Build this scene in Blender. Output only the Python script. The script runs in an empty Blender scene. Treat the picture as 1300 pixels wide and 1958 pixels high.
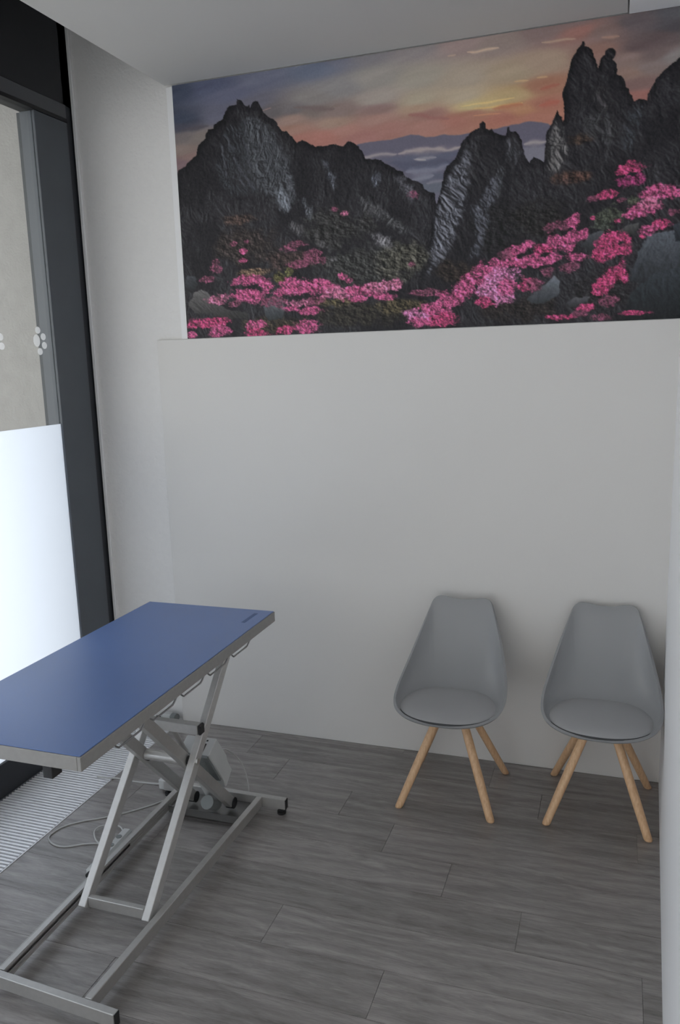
import bpy, bmesh, math, random
import numpy as np
from mathutils import Vector, Matrix

# ------------------------------------------------------------------ camera, sky, light, exposure
scene = bpy.context.scene
COL = scene.collection

def set_camera():
    yaw, pitch, roll, h, f = 0.33318, 0.18537, -0.02929, 1.9324, 1531.63
    cy, sy, cp, sp, cr, sr = math.cos(yaw), math.sin(yaw), math.cos(pitch), math.sin(pitch), math.cos(roll), math.sin(roll)
    fwd = Vector((-sy * cp, cy * cp, -sp))
    right = Vector((cy, sy, 0))
    up = right.cross(fwd)
    r2 = cr * right + sr * up
    u2 = -sr * right + cr * up
    m = Matrix((r2, u2, -fwd)).transposed().to_4x4()
    m.translation = Vector((0, 0, h))
    cam = bpy.data.cameras.new('camera')
    ob = bpy.data.objects.new('camera', cam)
    ob.matrix_world = m
    cam.sensor_width = 36
    cam.sensor_fit = 'AUTO'
    cam.lens = f / 1958 * 36
    cam.clip_start = 0.02
    COL.objects.link(ob)
    scene.camera = ob

set_camera()

world = bpy.data.worlds.new('overcast_sky')
scene.world = world
world.use_nodes = True
bg = world.node_tree.nodes['Background']
bg.inputs['Color'].default_value = (0.985, 0.96, 0.95, 1)
bg.inputs['Strength'].default_value = 2.3

# soft sun added to the overcast sky to brighten the frosted film
sl = bpy.data.lights.new('added_sun', 'SUN')
sl.energy = 1.45
sl.angle = math.radians(16)
sl.color = (1.0, 0.985, 0.965)
so_ = bpy.data.objects.new('added_sun', sl)
so_.rotation_euler = (math.radians(-16), math.radians(-40), 0)
COL.objects.link(so_)

vs = scene.view_settings
vs.view_transform = 'Standard'
vs.look = 'None'
vs.gamma = 1
vs.exposure = 0.0
vs.use_curve_mapping = False
scene.cycles.use_denoising = True
scene.cycles.max_bounces = 12
scene.cycles.diffuse_bounces = 8
scene.cycles.transparent_max_bounces = 12
scene.cycles.sample_clamp_indirect = 4

# ------------------------------------------------------------------ materials
def mat(name, color, rough=0.5, metal=0.0, spec=0.5, noise=0.0, nscale=8.0, bump=0.0, bscale=200.0, stretch=None, ncol=None, coat=0.0):
    m = bpy.data.materials.new(name)
    m.use_nodes = True
    nt = m.node_tree
    b = nt.nodes['Principled BSDF']
    b.inputs['Base Color'].default_value = (*color, 1)
    b.inputs['Roughness'].default_value = rough
    b.inputs['Metallic'].default_value = metal
    b.inputs['Specular IOR Level'].default_value = spec
    b.inputs['Coat Weight'].default_value = coat
    tc = nt.nodes.new('ShaderNodeTexCoord')
    mp = nt.nodes.new('ShaderNodeMapping')
    nt.links.new(tc.outputs['Object'], mp.inputs['Vector'])
    if stretch:
        mp.inputs['Scale'].default_value = stretch
    if noise:
        n = nt.nodes.new('ShaderNodeTexNoise')
        n.inputs['Scale'].default_value = nscale
        n.inputs['Detail'].default_value = 5
        nt.links.new(mp.outputs['Vector'], n.inputs['Vector'])
        mx = nt.nodes.new('ShaderNodeMix')
        mx.data_type = 'RGBA'
        c2 = ncol or tuple(max(0, c * (1 - noise)) for c in color)
        c1 = color if ncol else tuple(min(1, c * (1 + noise * 0.5)) for c in color)
        mx.inputs['A'].default_value = (*c1, 1)
        mx.inputs['B'].default_value = (*c2, 1)
        nt.links.new(n.outputs['Fac'], mx.inputs['Factor'])
        nt.links.new(mx.outputs['Result'], b.inputs['Base Color'])
    if bump:
        n2 = nt.nodes.new('ShaderNodeTexNoise')
        n2.inputs['Scale'].default_value = bscale
        n2.inputs['Detail'].default_value = 3
        nt.links.new(mp.outputs['Vector'], n2.inputs['Vector'])
        bp = nt.nodes.new('ShaderNodeBump')
        bp.inputs['Strength'].default_value = bump
        bp.inputs['Distance'].default_value = 0.004
        nt.links.new(n2.outputs['Fac'], bp.inputs['Height'])
        nt.links.new(bp.outputs['Normal'], b.inputs['Normal'])
    return m

M = {}
M['panel'] = mat('white_board', (0.715, 0.70, 0.68), 0.42, noise=0.02, nscale=2)
M['plaster'] = mat('textured_plaster', (0.82, 0.81, 0.80), 0.85, noise=0.04, nscale=30, bump=0.55, bscale=70)
M['outplaster'] = mat('exterior_render', (0.40, 0.39, 0.375), 0.9, noise=0.14, nscale=18, bump=0.6, bscale=90)
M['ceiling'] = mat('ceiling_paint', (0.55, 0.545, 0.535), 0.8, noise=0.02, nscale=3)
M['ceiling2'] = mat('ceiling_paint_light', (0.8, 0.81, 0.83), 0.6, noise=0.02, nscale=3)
M['wallpaint'] = mat('wall_paint', (0.88, 0.88, 0.89), 0.6, noise=0.02, nscale=3)
M['roomwall'] = mat('room_paint', (0.88, 0.87, 0.85), 0.8, noise=0.03, nscale=3)
M['dark'] = mat('anthracite_frame', (0.095, 0.108, 0.125), 0.42, spec=0.5, noise=0.12, nscale=6)
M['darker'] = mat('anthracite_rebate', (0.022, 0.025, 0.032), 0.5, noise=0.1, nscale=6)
M['fascia'] = mat('dark_fascia', (0.03, 0.032, 0.037), 0.6, noise=0.1, nscale=4)
M['seal'] = mat('rubber_seal', (0.012, 0.013, 0.015), 0.6, noise=0.1, nscale=30)
M['outdark'] = mat('outer_sash', (0.045, 0.053, 0.060), 0.5, noise=0.1, nscale=5)
M['toprail'] = mat('transom_sheen', (0.10, 0.105, 0.115), 0.5, noise=0.1, nscale=5)  # lighter grey carries the band of reflected light on the rail
M['outdark2'] = mat('outer_sash_groove', (0.02, 0.024, 0.028), 0.6, noise=0.1, nscale=5)
M['ground'] = mat('pale_paving', (0.72, 0.72, 0.71), 0.9, noise=0.2, nscale=6)
M['steel'] = mat('brushed_steel', (0.50, 0.49, 0.475), 0.42, metal=0.6, noise=0.12, nscale=60, stretch=(1, 1, 1))
M['steeledge'] = mat('table_edge_steel', (0.36, 0.35, 0.335), 0.48, metal=0.35, noise=0.12, nscale=60)  # same steel as the legs, darkened for the dim room it reflects
M['steellit'] = mat('lit_leg_steel', (0.62, 0.61, 0.595), 0.42, metal=0.5, noise=0.1, nscale=60)  # same steel as the frame, lightened where the legs catch light
M['steeldark'] = mat('dark_steel', (0.2, 0.197, 0.194), 0.4, metal=0.8, noise=0.15, nscale=40)  # darker steel of the base plate
M['wire'] = mat('steel_wire', (0.36, 0.36, 0.36), 0.35, metal=0.9, noise=0.1, nscale=40)
M['blue'] = mat('blue_laminate', (0.095, 0.18, 0.44), 0.34, spec=0.9, noise=0.10, nscale=3, bump=0.06, bscale=900)
M['black'] = mat('black_plastic', (0.018, 0.018, 0.02), 0.5, noise=0.1, nscale=50)
M['greyplastic'] = mat('light_grey_plastic', (0.56, 0.57, 0.565), 0.5, noise=0.06, nscale=20)
M['greydark'] = mat('grey_plastic', (0.20, 0.215, 0.215), 0.5, noise=0.06, nscale=20)
M['cable'] = mat('grey_cable', (0.52, 0.52, 0.51), 0.55, noise=0.05, nscale=30)
M['slat'] = mat('anodised_slat', (0.90, 0.90, 0.92), 0.38, metal=0.2, noise=0.05, nscale=20)
M['slatgap'] = mat('grille_spacer', (0.16, 0.165, 0.19), 0.5, noise=0.1, nscale=20)
M['trench'] = mat('trench_pan', (0.05, 0.052, 0.06), 0.7, noise=0.1, nscale=10)
M['shell'] = mat('grey_chair_plastic', (0.29, 0.295, 0.302), 0.36, spec=0.5, noise=0.03, nscale=8)
M['pad'] = mat('grey_leatherette', (0.37, 0.372, 0.38), 0.5, spec=0.45, noise=0.04, nscale=12, bump=0.12, bscale=500)
M['seam'] = mat('cushion_seam', (0.05, 0.052, 0.056), 0.7, noise=0.1, nscale=30)
M['beech'] = mat('beech_wood', (0.60, 0.37, 0.205), 0.42, noise=0.0, ncol=None)
M['screw'] = mat('screw_metal', (0.6, 0.58, 0.55), 0.3, metal=1.0, noise=0.1, nscale=60)
M['label'] = mat('maker_label', (0.07, 0.125, 0.29), 0.5, noise=0.2, nscale=90)

def beech():
    m = M['beech']
    nt = m.node_tree
    b = nt.nodes['Principled BSDF']
    tc = nt.nodes.new('ShaderNodeTexCoord')
    mp = nt.nodes.new('ShaderNodeMapping')
    mp.inputs['Scale'].default_value = (60, 60, 4)
    n = nt.nodes.new('ShaderNodeTexNoise')
    n.inputs['Scale'].default_value = 2.0
    n.inputs['Detail'].default_value = 6
    r = nt.nodes.new('ShaderNodeValToRGB')
    r.color_ramp.elements[0].position = 0.3
    r.color_ramp.elements[0].color = (0.66, 0.40, 0.22, 1)
    r.color_ramp.elements[1].position = 0.7
    r.color_ramp.elements[1].color = (0.82, 0.55, 0.33, 1)
    nt.links.new(tc.outputs['Object'], mp.inputs['Vector'])
    nt.links.new(mp.outputs['Vector'], n.inputs['Vector'])
    nt.links.new(n.outputs['Fac'], r.inputs['Fac'])
    nt.links.new(r.outputs['Color'], b.inputs['Base Color'])
beech()

def vinyl():
    m = bpy.data.materials.new('grey_oak_vinyl')
    m.use_nodes = True
    nt = m.node_tree
    L = nt.links.new
    b = nt.nodes['Principled BSDF']
    b.inputs['Roughness'].default_value = 0.42
    b.inputs['Specular IOR Level'].default_value = 0.5
    b.inputs['Coat Weight'].default_value = 0.35
    b.inputs['Coat Roughness'].default_value = 0.28
    tc = nt.nodes.new('ShaderNodeTexCoord')
    oi = nt.nodes.new('ShaderNodeObjectInfo')
    sh = nt.nodes.new('ShaderNodeVectorMath'); sh.operation = 'SCALE'
    comb = nt.nodes.new('ShaderNodeCombineXYZ')
    for i in range(3):
        L(oi.outputs['Random'], comb.inputs[i])
    L(comb.outputs[0], sh.inputs[0]); sh.inputs['Scale'].default_value = 37.0
    add = nt.nodes.new('ShaderNodeVectorMath'); add.operation = 'ADD'
    L(tc.outputs['Object'], add.inputs[0]); L(sh.outputs[0], add.inputs[1])
    def noise(scale, mapscale, detail=6, dist=0.0, rough=0.6):
        mp = nt.nodes.new('ShaderNodeMapping'); mp.inputs['Scale'].default_value = mapscale
        L(add.outputs[0], mp.inputs['Vector'])
        n = nt.nodes.new('ShaderNodeTexNoise')
        n.inputs['Scale'].default_value = scale; n.inputs['Detail'].default_value = detail
        n.inputs['Distortion'].default_value = dist; n.inputs['Roughness'].default_value = rough
        L(mp.outputs[0], n.inputs['Vector'])
        return n
    fine = noise(7, (1.5, 15, 1), 8, 1.5, 0.68)
    broad = noise(2.2, (0.9, 5.5, 1), 5, 2.2, 0.58)
    wv = nt.nodes.new('ShaderNodeTexWave')
    wv.wave_type = 'BANDS'; wv.bands_direction = 'Y'
    mpw = nt.nodes.new('ShaderNodeMapping'); mpw.inputs['Scale'].default_value = (0.7, 4.5, 1)
    L(add.outputs[0], mpw.inputs['Vector']); L(mpw.outputs[0], wv.inputs['Vector'])
    wv.inputs['Scale'].default_value = 1.1; wv.inputs['Distortion'].default_value = 14
    wv.inputs['Detail'].default_value = 3; wv.inputs['Detail Scale'].default_value = 0.8
    def math_(op, a, c):
        n = nt.nodes.new('ShaderNodeMath'); n.operation = op
        for i, v in enumerate((a, c)):
            if isinstance(v, (int, float)): n.inputs[i].default_value = v
            else: L(v, n.inputs[i])
        return n.outputs[0]
    s = math_('ADD', math_('MULTIPLY', fine.outputs['Fac'], 0.40), math_('MULTIPLY', broad.outputs['Fac'], 0.44))
    s = math_('ADD', s, math_('MULTIPLY', wv.outputs['Fac'], 0.06))
    s = math_('ADD', s, math_('MULTIPLY', math_('SUBTRACT', oi.outputs['Random'], 0.5), 0.07))
    r = nt.nodes.new('ShaderNodeValToRGB')
    e = r.color_ramp.elements
    e[0].position = 0.28; e[0].color = (0.135, 0.123, 0.118, 1)
    e[1].position = 0.62; e[1].color = (0.40, 0.372, 0.36, 1)
    k = e.new(0.44); k.color = (0.25, 0.232, 0.224, 1)
    L(s, r.inputs['Fac'])
    L(r.outputs['Color'], b.inputs['Base Color'])
    bp = nt.nodes.new('ShaderNodeBump'); bp.inputs['Strength'].default_value = 0.12; bp.inputs['Distance'].default_value = 0.002
    L(fine.outputs['Fac'], bp.inputs['Height']); L(bp.outputs['Normal'], b.inputs['Normal'])
    return m
M['vinyl'] = vinyl()

def glass_mat():
    m = bpy.data.materials.new('window_glass')
    m.use_nodes = True
    nt = m.node_tree
    nt.nodes.remove(nt.nodes['Principled BSDF'])
    out = nt.nodes['Material Output']
    t = nt.nodes.new('ShaderNodeBsdfTransparent'); t.inputs['Color'].default_value = (0.95, 0.97, 0.97, 1)
    g = nt.nodes.new('ShaderNodeBsdfGlossy'); g.inputs['Roughness'].default_value = 0.0
    ge = nt.nodes.new('ShaderNodeNewGeometry')
    dt = nt.nodes.new('ShaderNodeVectorMath'); dt.operation = 'DOT_PRODUCT'
    nt.links.new(ge.outputs['Normal'], dt.inputs[0]); nt.links.new(ge.outputs['Incoming'], dt.inputs[1])
    def mth(op, a, b=0.0):
        n = nt.nodes.new('ShaderNodeMath'); n.operation = op
        for i, v in enumerate((a, b)):
            if isinstance(v, (int, float)): n.inputs[i].default_value = v
            else: nt.links.new(v, n.inputs[i])
        return n.outputs[0]
    fac = mth('ADD', mth('MULTIPLY', mth('POWER', mth('SUBTRACT', 1.0, mth('ABSOLUTE', dt.outputs['Value'])), 5.0), 0.9), 0.045)
    mx = nt.nodes.new('ShaderNodeMixShader')
    nt.links.new(fac, mx.inputs[0]); nt.links.new(t.outputs[0], mx.inputs[1]); nt.links.new(g.outputs[0], mx.inputs[2])
    nt.links.new(mx.outputs[0], out.inputs['Surface'])
    return m
M['glass'] = glass_mat()

def film_mat(name, col, trans, clear=0.0):
    m = bpy.data.materials.new(name)
    m.use_nodes = True
    nt = m.node_tree
    nt.nodes.remove(nt.nodes['Principled BSDF'])
    out = nt.nodes['Material Output']
    t = nt.nodes.new('ShaderNodeBsdfTranslucent'); t.inputs['Color'].default_value = (*col, 1)
    d = nt.nodes.new('ShaderNodeBsdfDiffuse'); d.inputs['Color'].default_value = (*col, 1)
    mx = nt.nodes.new('ShaderNodeMixShader'); mx.inputs[0].default_value = trans
    nt.links.new(d.outputs[0], mx.inputs[1]); nt.links.new(t.outputs[0], mx.inputs[2])
    last = mx.outputs[0]
    if clear:
        c = nt.nodes.new('ShaderNodeBsdfTransparent')
        m2 = nt.nodes.new('ShaderNodeMixShader'); m2.inputs[0].default_value = clear
        nt.links.new(last, m2.inputs[1]); nt.links.new(c.outputs[0], m2.inputs[2]); last = m2.outputs[0]
    nt.links.new(last, out.inputs['Surface'])
    return m
M['film'] = film_mat('frosted_film', (0.87, 0.905, 0.965), 0.92)
M['decal'] = film_mat('milky_decal', (0.85, 0.87, 0.9), 0.5, 0.25)

# ------------------------------------------------------------------ builders
def new_mesh(name, bm, m, parent=None, smooth=False):
    me = bpy.data.meshes.new(name)
    bmesh.ops.recalc_face_normals(bm, faces=bm.faces)
    if parent is not None:
        bmesh.ops.translate(bm, verts=bm.verts, vec=-world_loc(parent))
    bm.to_mesh(me)
    bm.free()
    if smooth:
        for p in me.polygons:
            p.use_smooth = True
    ob = bpy.data.objects.new(name, me)
    me.materials.append(m)
    COL.objects.link(ob)
    if parent is not None:
        ob.parent = parent
    return ob

def world_loc(o):
    v = Vector(o.location)
    while o.parent is not None:
        o = o.parent
        v += Vector(o.location)
    return v

def empty(name, loc=(0, 0, 0)):
    o = bpy.data.objects.new(name, None)
    o.location = loc
    o.empty_display_size = 0.1
    COL.objects.link(o)
    return o

def tag(o, label=None, cat=None, group=None, kind=None):
    if label: o['label'] = label
    if cat: o['category'] = cat
    if group: o['group'] = group
    if kind: o['kind'] = kind
    return o

def bevel(bm, w, seg=1):
    if w:
        bmesh.ops.bevel(bm, geom=list(bm.edges), offset=w, segments=seg, profile=0.6, affect='EDGES')

def box(x0, x1, y0, y1, z0, z1, bev=0.0, bm=None):
    own = bm is None
    if own: bm = bmesh.new()
    t = bmesh.new()
    vs_ = [t.verts.new((x, y, z)) for z in (z0, z1) for y in (y0, y1) for x in (x0, x1)]
    for f in ((0, 2, 3, 1), (4, 5, 7, 6), (0, 1, 5, 4), (2, 6, 7, 3), (0, 4, 6, 2), (1, 3, 7, 5)):
        t.faces.new([vs_[i] for i in f])
    bevel(t, bev)
    merge(bm, t)
    return bm

def merge(bm, t):
    me = bpy.data.meshes.new('tmp')
    t.to_mesh(me); t.free()
    bm.from_mesh(me)
    bpy.data.meshes.remove(me)

def bar(p0, p1, w, h, bev=0.002, bm=None, side=(1, 0, 0)):
    """rectangular tube from p0 to p1; w along the side axis, h across it"""
    if bm is None: bm = bmesh.new()
    p0, p1 = Vector(p0), Vector(p1)
    d = (p1 - p0).normalized()
    s = Vector(side); s = (s - d * s.dot(d)).normalized()
    u = d.cross(s)
    t = bmesh.new()
    vs_ = []
    for p in (p0, p1):
        for a, b in ((-1, -1), (1, -1), (1, 1), (-1, 1)):
            vs_.append(t.verts.new(p + s * (a * w / 2) + u * (b * h / 2)))
    for f in ((0, 3, 2, 1), (4, 5, 6, 7), (0, 1, 5, 4), (1, 2, 6, 5), (2, 3, 7, 6), (3, 0, 4, 7)):
        t.faces.new([vs_[i] for i in f])
    bevel(t, bev)
    merge(bm, t)
    return bm

def rod(p0, p1, r, bm=None, n=16, r2=None):
    if bm is None: bm = bmesh.new()
    p0, p1 = Vector(p0), Vector(p1)
    d = (p1 - p0).normalized()
    a = Vector((0, 0, 1)) if abs(d.z) < 0.9 else Vector((1, 0, 0))
    s = d.cross(a).normalized(); u = d.cross(s)
    rings = []
    for p, rr in ((p0, r), (p1, r if r2 is None else r2)):
        rings.append([bm.verts.new(p + s * math.cos(2 * math.pi * i / n) * rr + u * math.sin(2 * math.pi * i / n) * rr) for i in range(n)])
    for i in range(n):
        j = (i + 1) % n
        bm.faces.new((rings[0][i], rings[0][j], rings[1][j], rings[1][i]))
    bm.faces.new(rings[0][::-1]); bm.faces.new(rings[1])
    return bm

def spline(pts, n=8, closed=False):
    pts = [Vector(p) for p in pts]
    out = []
    N = len(pts)
    rng = range(N) if closed else range(N - 1)
    g = (lambda i: pts[i % N]) if closed else (lambda i: pts[min(max(i, 0), N - 1)])
    for i in rng:
        a, b, c, d = g(i - 1), g(i), g(i + 1), g(i + 2)
        for k in range(n):
            t = k / n
            out.append(0.5 * ((2 * b) + (c - a) * t + (2 * a - 5 * b + 4 * c - d) * t * t + (3 * b - a - 3 * c + d) * t ** 3))
    if not closed: out.append(pts[-1])
    return out

def tube(path, r, bm=None, n=8):
    if bm is None: bm = bmesh.new()
    path = [Vector(p) for p in path]
    rings = []
    prev = None
    for i, p in enumerate(path):
        d = (path[min(i + 1, len(path) - 1)] - path[max(i - 1, 0)]).normalized()
        if prev is None:
            a = Vector((0, 0, 1)) if abs(d.z) < 0.9 else Vector((1, 0, 0))
            s = d.cross(a).normalized()
        else:
            s = (prev - d * prev.dot(d)).normalized()
        prev = s
        u = d.cross(s)
        rings.append([bm.verts.new(p + (s * math.cos(2 * math.pi * k / n) + u * math.sin(2 * math.pi * k / n)) * r) for k in range(n)])
    for a, b in zip(rings, rings[1:]):
        for k in range(n):
            bm.faces.new((a[k], a[(k + 1) % n], b[(k + 1) % n], b[k]))
    bm.faces.new(rings[0][::-1]); bm.faces.new(rings[-1])
    return bm

def prism_x(poly, x0, x1, bev=0.0, bm=None):
    """polygon in (y, z) extruded along x"""
    if bm is None: bm = bmesh.new()
    t = bmesh.new()
    a = [t.verts.new((x0, y, z)) for y, z in poly]
    b = [t.verts.new((x1, y, z)) for y, z in poly]
    t.faces.new(a[::-1]); t.faces.new(b)
    for i in range(len(poly)):
        j = (i + 1) % len(poly)
        t.faces.new((a[i], a[j], b[j], b[i]))
    bevel(t, bev)
    merge(bm, t)
    return bm

def prism_z(poly, z0, z1, bm=None):
    if bm is None: bm = bmesh.new()
    a = [bm.verts.new((x, y, z0)) for x, y in poly]
    b = [bm.verts.new((x, y, z1)) for x, y in poly]
    bm.faces.new(a[::-1]); bm.faces.new(b)
    for i in range(len(poly)):
        j = (i + 1) % len(poly)
        bm.faces.new((a[i], a[j], b[j], b[i]))
    return bm

def struct(name, bm, m, parent=None, smooth=False):
    o = new_mesh(name, bm, m, parent, smooth)
    if parent is None: o['kind'] = 'structure'
    return o

# ------------------------------------------------------------------ room shell
YW = 3.64            # front of the white board and of the print
XG = -2.222          # floor edge at the heating trench
XWIN = -2.614        # inner face of the window frame

# floor: slab with loose-laid vinyl planks on it
floor = struct('floor', box(XG, 1.75, -2.6, YW + 0.02, -0.12, -0.004), M['vinyl'])
PW, PL = 0.203, 1.22
row_joint = {0: -0.493, 1: -0.256, 2: 0.137, 3: -0.83, 4: -0.546, 5: -0.257, 6: 0.136, 7: -0.647, 8: -0.30, 9: 0.05, 10: -0.7, 11: -0.4, 12: -0.1, 13: -0.9, 14: -0.5}
XR_FLOOR = 1.75
def plank(x0, x1, y0, y1):
    g = 0.0006
    bm = box(-(x1 - x0) / 2 + g, (x1 - x0) / 2 - g, -(y1 - y0) / 2 + g, (y1 - y0) / 2 - g, -0.0038, 0.0, 0.0005)
    o = new_mesh('plank', bm, M['vinyl'])
    o.parent = floor
    o.location = ((x0 + x1) / 2, (y0 + y1) / 2, 0)
    return o
plank(XG + 0.001, -0.95, 3.595, YW); plank(-0.95, 0.27, 3.595, YW); plank(0.27, 1.49, 3.595, YW)
for r in range(15):
    y1 = 3.595 - PW * r
    y0 = y1 - PW
    xs = [XG + 0.001]
    x = row_joint[r]
    while x - PL > XG + 0.02: x -= PL
    while x < XR_FLOOR - 0.02:
        if x > XG + 0.02: xs.append(x)
        x += PL
    xs.append(XR_FLOOR)
    for a, b in zip(xs, xs[1:]):
        plank(a, b, y0, y1)

wall_back = struct('wall_back', box(-2.70, 0.6, YW + 0.021, YW + 0.18, -0.12, 3.98), M['plaster'])
new_mesh('board', box(-2.216, 0.36, YW, YW + 0.0205, 0.0, 2.066, 0.0015), M['panel'], wall_back)
struct('trim_1', box(-2.076, -2.0405, YW + 0.006, YW + 0.0205, 2.0665, 3.239, 0.001), M['wallpaint'])
struct('trim_2', box(-2.62, -2.60, YW + 0.008, YW + 0.0205, 0.0, 3.98, 0.003), M['wallpaint'])

# right-hand wall runs slightly askew, then the room opens behind the photographer
struct('wall_right', prism_z([(0.2405, YW), (0.165, 1.55), (0.30, 1.55), (0.375, YW)], 0.0, 3.26), M['wallpaint'])
struct('wall_side', box(1.76, 1.86, -2.6, YW + 0.1, -0.12, 3.98), M['roomwall'])
struct('wall_rear', box(-2.75, 1.86, -2.72, -2.6, 2.66, 3.98), M['roomwall'])
struct('wall_rear_right', box(0.401, 1.86, -2.72, -2.6, -0.12, 2.659), M['roomwall'])

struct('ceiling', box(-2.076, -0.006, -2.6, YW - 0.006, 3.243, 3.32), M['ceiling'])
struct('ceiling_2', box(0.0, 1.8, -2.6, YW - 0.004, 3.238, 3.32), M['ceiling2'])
struct('ceiling_3', box(-2.75, 1.86, -2.72, YW + 0.2, 3.985, 4.05), M['fascia'])

# ------------------------------------------------------------------ window wall
win = empty('window_1', (XWIN, 2.2, 0)); win['kind'] = 'structure'
def wpart(name, bm, m, smooth=False): return new_mesh(name, bm, M[m], win, smooth)
wpart('mullion', box(XWIN - 0.085, XWIN, 3.356, 3.598, 0.0, 3.13, 0.002), 'dark')
wpart('corner_rebate', box(XWIN - 0.085, XWIN - 0.012, 3.5985, 3.66, 0.0, 3.98), 'darker')
for ym in (2.56, 0.60, -1.40):
    wpart('mullion', box(XWIN - 0.085, XWIN, ym - 0.14, ym, 0.0, 3.13, 0.002), 'dark')
wpart('bottom_rail', box(XWIN - 0.085, XWIN + 0.002, -2.55, 3.3555, -0.004, 0.160, 0.002), 'darker')
wpart('top_seal', box(XWIN - 0.085, XWIN + 0.004, -2.55, 3.598, 3.1305, 3.148, 0.001), 'seal')
wpart('top_rail', box(XWIN - 0.085, XWIN, -2.55, 3.598, 3.1485, 3.214, 0.002), 'toprail')
# outer sash seen through the clear glass
XO = -2.70
sash = wpart('outer_sash', box(XO - 0.02, XO, 3.3605, 3.404, 0.16, 3.128, 0.001), 'outdark')
for y0, y1, d, m_ in ((3.4045, 3.4120, 0.008, 'outdark2'), (3.4125, 3.4380, 0.0, 'outdark'), (3.4385, 3.4460, 0.008, 'outdark2'), (3.4465, 3.5290, 0.003, 'dark')):
    new_mesh('sash_groove' if d == 0.008 else 'sash_lip', box(XO - 0.02, XO - d, y0, y1, 0.16, 3.128), M[m_], sash)
for a, b in ((2.56, 3.356), (0.60, 2.42), (-1.40, 0.46), (-2.5, -1.54)):
    gp = wpart('glass_pane', box(XWIN - 0.020, XWIN - 0.014, a, b, 0.158, 3.131), 'glass')
    f = new_mesh('frosted_film', box(XWIN - 0.0135, XWIN - 0.0125, a, b, 0.158, 1.667), M['film'], win)

struct('wall_left', box(-2.76, XWIN - 0.012, -2.6, 3.66, 3.2145, 3.98), M['fascia'])
struct('wall_left_near', box(-2.76, XWIN - 0.012, -2.6, -2.5, -0.1, 3.2135), M['roomwall'])
# outside: the rendered return of the building and the paving
struct('wall_outside', box(-3.72, -2.725, 3.53, 3.8, -0.1, 8.0), M['outplaster'])  # unseen height and reach of the wall set to shade the film
struct('added_canopy', box(-4.05, -2.77, -2.7, 3.52, 3.47, 3.62), M['ground'])  # unseen canopy, added to keep steep sun off the clear glass
struct('floor_outside', box(-14.0, -2.70, -14.0, 9.0, -0.14, -0.10), M['ground'])

# unseen glazing added behind the photographer for frontal fill light
fr2 = empty('fill_window', (-0.4, -2.6, 0)); fr2['kind'] = 'structure'
for xm in (-2.60, -1.15, 0.30):
    new_mesh('mullion', box(xm, xm + 0.10, -2.68, -2.60, 0.0, 2.659, 0.002), M['dark'], fr2)
for x0, x1 in ((-2.50, -1.15), (-1.05, 0.30)):
    new_mesh('glass_pane', box(x0, x1, -2.643, -2.637, 0.0, 2.659), M['glass'], fr2)
struct('floor_outside_2', box(-2.69, 14.0, -14.0, -2.61, -0.14, -0.10), M['ground'])

# paw prints stuck on the clear glass
def paw(dy, dz, label):
    x = XWIN - 0.0115
    root = empty('paw_decal', (x, 3.25 + dy, 2.072 + dz))
    tag(root, label, 'sticker', 'paw stickers on the window')
    def disc(name, cy, cz, ry, rz):
        bm = bmesh.new()
        vs_ = [bm.verts.new((x, 3.25 + dy + cy + math.cos(a) * ry, 2.072 + dz + cz + math.sin(a) * rz)) for a in [2 * math.pi * i / 28 for i in range(28)]]
        bm.faces.new(vs_)
        o = new_mesh(name, bm, M['decal'], root)
        return o
    for cy, cz in ((0.000, 0.050), (0.035, 0.020), (0.038, -0.021), (0.003, -0.050)):
        disc('toe_mark', cy, cz, 0.0185, 0.0165)
    disc('pad_mark', -0.014, 0.001, 0.024, 0.029)
paw(0.0, 0.0, 'white paw print sticker overlapping the dark sash, nearer the corner')
paw(-0.290, -0.006, 'white paw print sticker cut by the left edge of the photo')

# ------------------------------------------------------------------ heating trench grille
gr = empty('floor_grille', (-2.418, 2.4, 0))
tag(gr, 'long floor grille of pale cross slats in front of the window', 'grille')
GX0, GX1 = -2.604, -2.226
new_mesh('trench', box(-2.611, XG - 0.001, -0.2, YW + 0.02, -0.12, -0.085), M['trench'], gr)
new_mesh('edge_rail', box(-2.611, -2.606, -0.2, YW + 0.018, -0.08, 0.004, 0.001), M['slatgap'], gr)
new_mesh('edge_rail', box(-2.2265, -2.2225, -0.2, YW - 0.001, -0.08, 0.003, 0.0005), M['slat'], gr)
PITCH = 0.0195
first = None
n_vis = 112
for i in range(n_vis):
    y = YW + 0.012 - PITCH * i
    if first is None:
        bm = box(GX0, GX1 - 0.002, y - 0.0048, y + 0.0048, -0.014, 0.004, 0.0012)
        bmesh.ops.translate(bm, verts=bm.verts, vec=Vector((2.418, -y, 0)))
        first = new_mesh('slat', bm, M['slat'])
        o = first
    else:
        o = first.copy(); COL.objects.link(o)
    o.parent = gr
    o.location = (0, y - 2.4, 0)
bm = bmesh.new()
for i in range(n_vis, n_vis + 85):
    y = YW + 0.012 - PITCH * i
    box(GX0, GX1 - 0.002, y - 0.0048, y + 0.0048, -0.014, 0.004, 0, bm)
o = new_mesh('near_slats', bm, M['slat'], gr); o['kind'] = 'stuff'
bm = bmesh.new()
for x in (-2.56, -2.47, -2.37, -2.275):
    rod((x, -0.19, -0.007), (x, YW + 0.015, -0.007), 0.0035, bm, 6)
new_mesh('spacer_rods', bm, M['slatgap'], gr)

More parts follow.
